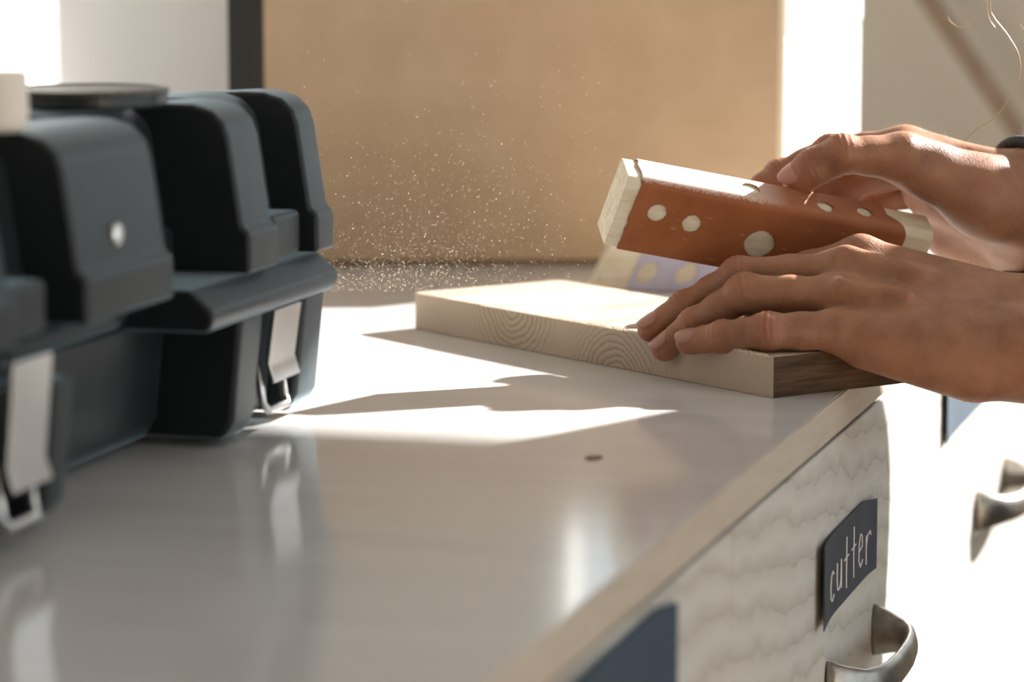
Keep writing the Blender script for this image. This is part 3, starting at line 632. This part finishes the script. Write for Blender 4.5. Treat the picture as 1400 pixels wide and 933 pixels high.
# --- right hand: thumb on the near edge of the block, fingers behind it
RH = dict(fingers={
 'thumb':  dict(chain=[(px(1232, 216, 1.716), 11.4), (px(1151, 211, 1.710), 9.8), (px(1113, 229, 1.713), 9.2), (px(1091, 243, 1.716), 8.2)], dorsal=cvec(-.25, .55, -.78), nail=1.15),
 'index':  dict(chain=[(px(1236, 204, 1.766), 11.0), (px(1136, 208, 1.780), 9.0), (px(1066, 240, 1.778), 7.8), (px(1024, 268, 1.768), 6.6)], dorsal=cvec(-.4, .8, .4)),
 'middle': dict(chain=[(px(1262, 224, 1.784), 11.0), (px(1158, 250, 1.798), 9.4), (px(1094, 284, 1.788), 8.0), (px(1060, 306, 1.772), 6.7)], dorsal=cvec(-.4, .6, .6)),
 'ring':   dict(chain=[(px(1288, 248, 1.798), 10.6), (px(1190, 275, 1.816), 8.8), (px(1134, 312, 1.800), 7.6), (px(1112, 332, 1.780), 6.5)], dorsal=cvec(-.4, .5, .7)),
 'little': dict(chain=[(px(1306, 292, 1.806), 10.0), (px(1232, 318, 1.818), 8.0), (px(1186, 340, 1.800), 6.9), (px(1170, 354, 1.782), 5.9)], dorsal=cvec(-.4, .4, .8))},
 palm=[(px(1236, 204, 1.766), px(1412, 262, 1.742), 11.0, 18.0, 9), (px(1262, 222, 1.784), px(1412, 272, 1.752), 11.0, 19.0, 9),
       (px(1288, 248, 1.798), px(1412, 285, 1.764), 10.6, 20.0, 9), (px(1312, 280, 1.806), px(1412, 305, 1.772), 10.0, 20.0, 9),
       (px(1232, 216, 1.716), px(1345, 272, 1.727), 11.4, 18.5, 10), (px(1345, 272, 1.727), px(1420, 300, 1.745), 18.5, 21.0, 12), (px(1226, 216, 1.722), px(1240, 208, 1.764), 10.5, 11.0, 8), (px(1262, 232, 1.728), px(1275, 226, 1.775), 13.0, 13.0, 10), (px(1190, 222, 1.735), px(1205, 216, 1.765), 6.5, 8.0, 10),
       (px(1300, 318, 1.790), px(1412, 335, 1.775), 15.0, 21.0, 12), (px(1270, 262, 1.775), px(1380, 300, 1.760), 14.0, 20.0, 12),
       (px(1412, 262, 1.745), px(1560, 240, 1.78), 21.0, 25.0, 12), (px(1412, 312, 1.762), px(1560, 300, 1.80), 20.0, 25.0, 12)],
 tendons=[(px(1160, 214, 1.702), px(1235, 206, 1.706), 3.0, 3.0, 8), (px(1240, 202, 1.712), px(1360, 228, 1.730), 3.4, 3.0, 10)])

def head_neck():
    fld = Field((-0.13, 1.86, 1.36), (0.20, 2.14, 1.80), 0.005)
    f = 'h'
    fld.cone(f, (0.085, 1.995, 1.38), (0.055, 1.995, 1.53), 0.056, 0.054, 0.03)
    fld.cone(f, (0.065, 1.995, 1.655), (0.02, 1.995, 1.645), 0.086, 0.080, 0.03)
    fld.cone(f, (0.005, 1.995, 1.60), (-0.015, 1.995, 1.555), 0.062, 0.040, 0.03)
    fld.cone(f, (-0.062, 1.995, 1.63), (-0.080, 1.995, 1.598), 0.010, 0.014, 0.015)      # nose
    fld.cone(f, (-0.058, 1.978, 1.568), (-0.058, 2.012, 1.568), 0.010, 0.010, 0.01)      # mouth
    for s in (-1, 1):
        fld.cone(f, (-0.066, 1.995+s*0.032, 1.632), (-0.066, 1.995+s*0.032, 1.632), 0.013, 0.013, 0.008, 'sub')
        fld.cone(f, (0.045, 1.995+s*0.086, 1.65), (0.040, 1.995+s*0.082, 1.605), 0.014, 0.010, 0.01)  # ears
    return surface_nets(fld.layers[f], fld.ax, 2)

person = empty('person', (0.17, 1.98, 0.0)); tag(person, 'person reaching in from the right, sanding block in one hand, other on board', 'person')
def np_obj(name, V, Fq, mat, smooth=True):
    me = bpy.data.meshes.new(name); me.from_pydata(V.tolist(), [], Fq.tolist()); me.update(); me.materials.append(mat)
    me.polygons.foreach_set('use_smooth', np.full(len(me.polygons), smooth)); o = bpy.data.objects.new(name, me); link(o); return o
hands = [make_hand(LH), make_hand(RH)]
def flush(o, V):
    fl = np.zeros(len(V))
    for c, r_, a in FLUSH: fl = np.maximum(fl, a*np.exp(-((V-c)**2).sum(1)/(r_*r_*0.6)))
    at_ = o.data.attributes.new('flush', 'FLOAT', 'POINT'); at_.data.foreach_set('value', fl.astype(np.float32))
hobj = []
for (v, f), lb in zip(hands, ('left hand pressing the board', 'right hand gripping the sanding block')):
    o = under(person, np_obj('hand', v, f, M['skin'])); o['label'] = lb; flush(o, v); hobj.append(o)
hv, hf = head_neck(); hv = hv + np.array([0.05, -0.14, 0.07]); o = under(person, np_obj('head', hv, hf, M['skin'])); flush(o, hv)
def nail(tipc, ax_, dd, r_, s, slope):
    """a curved plate let into the back of the fingertip"""
    sd = np.cross(ax_, dd); n = 9; mN = 7; v = []; f = []
    Ln, Wn = r_*2.15*s, 0.86
    for i in range(n+1):
        u_ = -1+2*i/n
        for j in range(mN+1):
            w_ = -1+2*j/mN
            wid = Wn*(1-0.30*max(0, u_)**3)*(1-0.5*max(0, -u_-0.3)**2)
            ang = w_*wid
            lo = u_*(1-(0.42 if u_ < 0 else 0.25)*w_*w_)
            rad = r_*1.0 + 0.00045 + max(0, -(lo*Ln*0.5 - r_*0.22))*slope - 0.0007*max(0, u_)**2 - 0.0004*max(0, -u_)**3
            v.append(tipc + ax_*(lo*Ln*0.5 - r_*0.22) + dd*(math.cos(ang)*rad) + sd*(math.sin(ang)*rad))
    for i in range(n):
        for j in range(mN): f.append((i*(mN+1)+j, i*(mN+1)+j+1, (i+1)*(mN+1)+j+1, (i+1)*(mN+1)+j))
    o = mesh_obj('fingernail', v, f, M['nail'], None, smooth=True)
    so_ = o.modifiers.new('thick', 'SOLIDIFY'); so_.thickness = 0.0005; so_.offset = 0
    return under(person, o)
for t in NAILS: nail(*t)

# wristband on the rear wrist
wc = px(1404, 287, 1.752); wd = px(1500, 275, 1.775)-wc; wd /= np.linalg.norm(wd)
wu = U - wd*np.dot(U, wd); wu /= np.linalg.norm(wu); ws = np.cross(wd, wu)
ring = [wc + wu*0.0365*math.cos(2*PI*i/40) + ws*0.0330*math.sin(2*PI*i/40) for i in range(40)]
wb = MB()
for k in range(3): wb.tube([tuple(p + wd*(k*0.0045-0.002)) for p in ring], 0.0036, 8, closed=True)
under(person, wb.build('wristband', M['band'], smooth=True))
# clothes, out of the frame
def cloth(name, mat, lo, hi, cones, h=0.008):
    fld = Field(lo, hi, h)
    for a, b, ra, rb, k in cones: fld.cone('c', a, b, ra, rb, k)
    V, Fq = surface_nets(fld.layers['c'], fld.ax, 2); return under(person, np_obj(name, V, Fq, mat))
lw0 = px(1535, 466, 1.645); rw0 = px(1535, 275, 1.785)
LS = np.array([0.13, 1.69, 1.45]); RS = np.array([0.12, 2.00, 1.45]); LE = np.array([0.03, 1.76, 1.07]); RE = np.array([0.02, 1.98, 1.02])
cloth('shirt', M['shirt'], (-0.30, 1.5, 0.80), (0.40, 2.30, 1.60), [
    (lw0, LE, 0.036, 0.048, 0.02), (LE, LS, 0.050, 0.062, 0.03), (rw0, RE, 0.038, 0.048, 0.02), (RE, RS, 0.050, 0.060, 0.03),
    (LS, RS, 0.068, 0.068, 0.05), ((0.14, 1.79, 1.39), (0.075, 1.93, 1.06), 0.112, 0.105, 0.06), ((0.135, 1.92, 1.39), (0.07, 2.065, 1.06), 0.112, 0.108, 0.06),
    ((0.075, 1.93, 1.06), (0.08, 1.93, 0.84), 0.105, 0.115, 0.05), ((0.07, 2.065, 1.06), (0.08, 2.065, 0.84), 0.108, 0.115, 0.05)])
cloth('trousers', M['trousers'], (-0.10, 1.66, 0.02), (0.42, 2.26, 1.0), [
    ((0.08, 1.93, 0.88), (0.10, 1.90, 0.50), 0.105, 0.072, 0.04), ((0.10, 1.90, 0.50), (0.20, 1.89, 0.09), 0.070, 0.055, 0.03),
    ((0.08, 2.065, 0.88), (0.10, 2.07, 0.50), 0.105, 0.072, 0.04), ((0.10, 2.07, 0.50), (0.20, 2.08, 0.09), 0.070, 0.055, 0.03)])
for yy in (1.89, 2.08):
    fld = Field((-0.01, yy-0.08, -0.02), (0.31, yy+0.08, 0.16), 0.006)
    fld.cone('c', (0.21, yy, 0.055), (0.08, yy, 0.042), 0.050, 0.040, 0.02); fld.cone('c', (0.21, yy, 0.055), (0.205, yy, 0.11), 0.05, 0.045, 0.02)
    V, Fq = surface_nets(fld.layers['c'], fld.ax, 2); V[:, 2] = np.maximum(V[:, 2], 0.001); under(person, np_obj('shoe', V, Fq, M['shoe']))
fld = Field((-0.12, 1.85, 1.45), (0.22, 2.14, 1.80), 0.006)
fld.cone('c', (0.075, 1.995, 1.668), (0.035, 1.995, 1.672), 0.094, 0.088, 0.02); fld.cone('c', (0.11, 1.995, 1.64), (0.115, 1.995, 1.57), 0.065, 0.05, 0.03)
fld.cone('c', (-0.09, 1.995, 1.60), (-0.06, 1.995, 1.55), 0.075, 0.08, 0.01, 'sub')
V, Fq = surface_nets(fld.layers['c'], fld.ax, 2); under(person, np_obj('hair', V + np.array([0.05, -0.14, 0.07]), Fq, M['hair']))
for s in (-1, 1):
    ey = MB().lathe([(0.0001, -0.011), (0.0078, -0.0078), (0.011, 0), (0.0078, 0.0078), (0.0001, 0.011)], 12); o = ey.build('eye', M['eye'], smooth=True); o.location = (-0.002, 1.855+s*0.032, 1.702); under(person, o)
# loose strands of hair hanging at the upper right
def spline(P, n=10):
    P = [np.array(p, float) for p in P]; P = [2*P[0]-P[1]] + P + [2*P[-1]-P[-2]]; out = []
    for i in range(1, len(P)-2):
        for k in range(n):
            t = k/n; out.append(0.5*((2*P[i])+(-P[i-1]+P[i+1])*t+(2*P[i-1]-5*P[i]+4*P[i+1]-P[i+2])*t*t+(-P[i-1]+3*P[i]-3*P[i+1]+P[i+2])*t**3))
    return out + [P[-2]]
hs = MB()
for P, dz in (([(1352, -60), (1354, 5), (1358, 22), (1378, 48), (1393, 75), (1395, 100), (1391, 113), (1378, 138), (1360, 160), (1335, 177), (1322, 190)], 1.712),
          ([(1350, -60), (1350, 8), (1353, 26), (1361, 38)], 1.72), ([(1296, 22), (1300, 30), (1312, 37), (1326, 32), (1331, 19), (1322, 11), (1310, 14)], 1.76),
          ([(1394, 32), (1398, 38), (1410, 50)], 1.72)):
    hs.tube([tuple(atd(x, y, dz)) for x, y in spline(P)], 0.00016 if dz > 1.713 else 0.00026, 5)
under(person, hs.build('hair_strands', M['hair']))
# fine hairs on the rear wrist
ah = MB(); BV = np.concatenate([h_[0] for h_ in hands])
tri = RNG.choice(len(BV), 60000)
pv = BV[tri]; rel = pv-C; dep = rel@D; pxx = CX+FPX*(rel@R)/dep; pyy = CY-FPX*(rel@U)/dep
nrm = []
for o in hobj:
    q_ = np.zeros(len(o.data.vertices)*3, np.float32); o.data.vertices.foreach_get('normal', q_); nrm.append(q_.reshape(-1, 3))
nrm = np.concatenate(nrm)[tri]
ok = (nrm@U > 0.35) & (((pxx > 1250) & (pxx < 1440) & (pyy < 330)) | ((pxx > 1290) & (pxx < 1440) & (pyy > 330))) & (np.abs(dep-1.7) < 0.15)
for i in np.argwhere(ok)[:, 0][:420]:
    p = pv[i]; n_ = nrm[i]; l = random.uniform(0.0012, 0.0032); t_ = cvec(-0.3, 0.5, random.uniform(-.4, .4))
    ah.tube([tuple(p), tuple(p+n_*l*0.5+t_*l*0.3), tuple(p+n_*l*0.7+t_*l*0.9)], [0.00006, 0.00005, 0.00003], 3, caps=False)
if ah.v: under(person, ah.build('arm_hair', M['hair']))['kind'] = 'stuff'

# ------------------------------------------------------------------ sawdust
def grains(name, pts, size, parent=None):
    base = np.array([(1, 0, 0), (-1, 0, 0), (0, 1, 0), (0, -1, 0), (0, 0, 1), (0, 0, -1)], float)
    bf = np.array([(0, 2, 4), (2, 1, 4), (1, 3, 4), (3, 0, 4), (2, 0, 5), (1, 2, 5), (3, 1, 5), (0, 3, 5)])
    n = len(pts); jit = RNG.uniform(0.4, 1.2, (n, 1, 3)); V = (base[None]*jit*size[:, None, None] + pts[:, None]).reshape(-1, 3)
    Fq = (bf[None]+6*np.arange(n)[:, None, None]).reshape(-1, 3)
    me = bpy.data.meshes.new(name); me.from_pydata(V.tolist(), [], Fq.tolist()); me.update(); me.materials.append(M['dust'])
    o = bpy.data.objects.new(name, me); link(o, parent); return o
n = 2700
gx = RNG.normal(600, 110, n); gy = 385-np.abs(RNG.normal(0, 105, n)); gz = RNG.normal(1.72, 0.09, n)
n2 = 1900; gx = np.concatenate([gx, RNG.normal(545, 70, n2), RNG.uniform(400, 860, 500)]); gy = np.concatenate([gy, 398-np.abs(RNG.normal(0, 38, n2)), RNG.uniform(60, 380, 500)]); gz = np.concatenate([gz, RNG.normal(1.76, 0.07, n2), RNG.uniform(1.5, 1.95, 500)])
P = np.array([atd(a, b, c) for a, b, c in zip(gx, gy, gz)]); okp = (P[:, 2] > T+0.023) & (gz < 2.0) & (gz > 1.45) & ~((P[:, 0] < -0.47) & (P[:, 1] < 1.50))
P = P[okp]; sz = 0.00012+0.00036*RNG.uniform(0, 1, len(P))**3.5
tag(grains('sawdust', P, sz), 'fine sawdust flying through the sunlight above the board', 'sawdust', kind='stuff')
# small dark chip on the worktop
ch = MB().lathe([(0.0001, 0), (0.0036, 0.0), (0.0038, 0.0004), (0.0025, 0.0008), (0.0001, 0.0009)], 14); o = ch.build('wood_chip', M['pole'], smooth=True); o.location = tuple(atz(812, 627, T)+np.array([0, 0, 0.0001])); o.scale = (1.0, 1.6, 1)
tag(o, 'tiny dark chip lying on the open worktop in front of the board', 'chip')
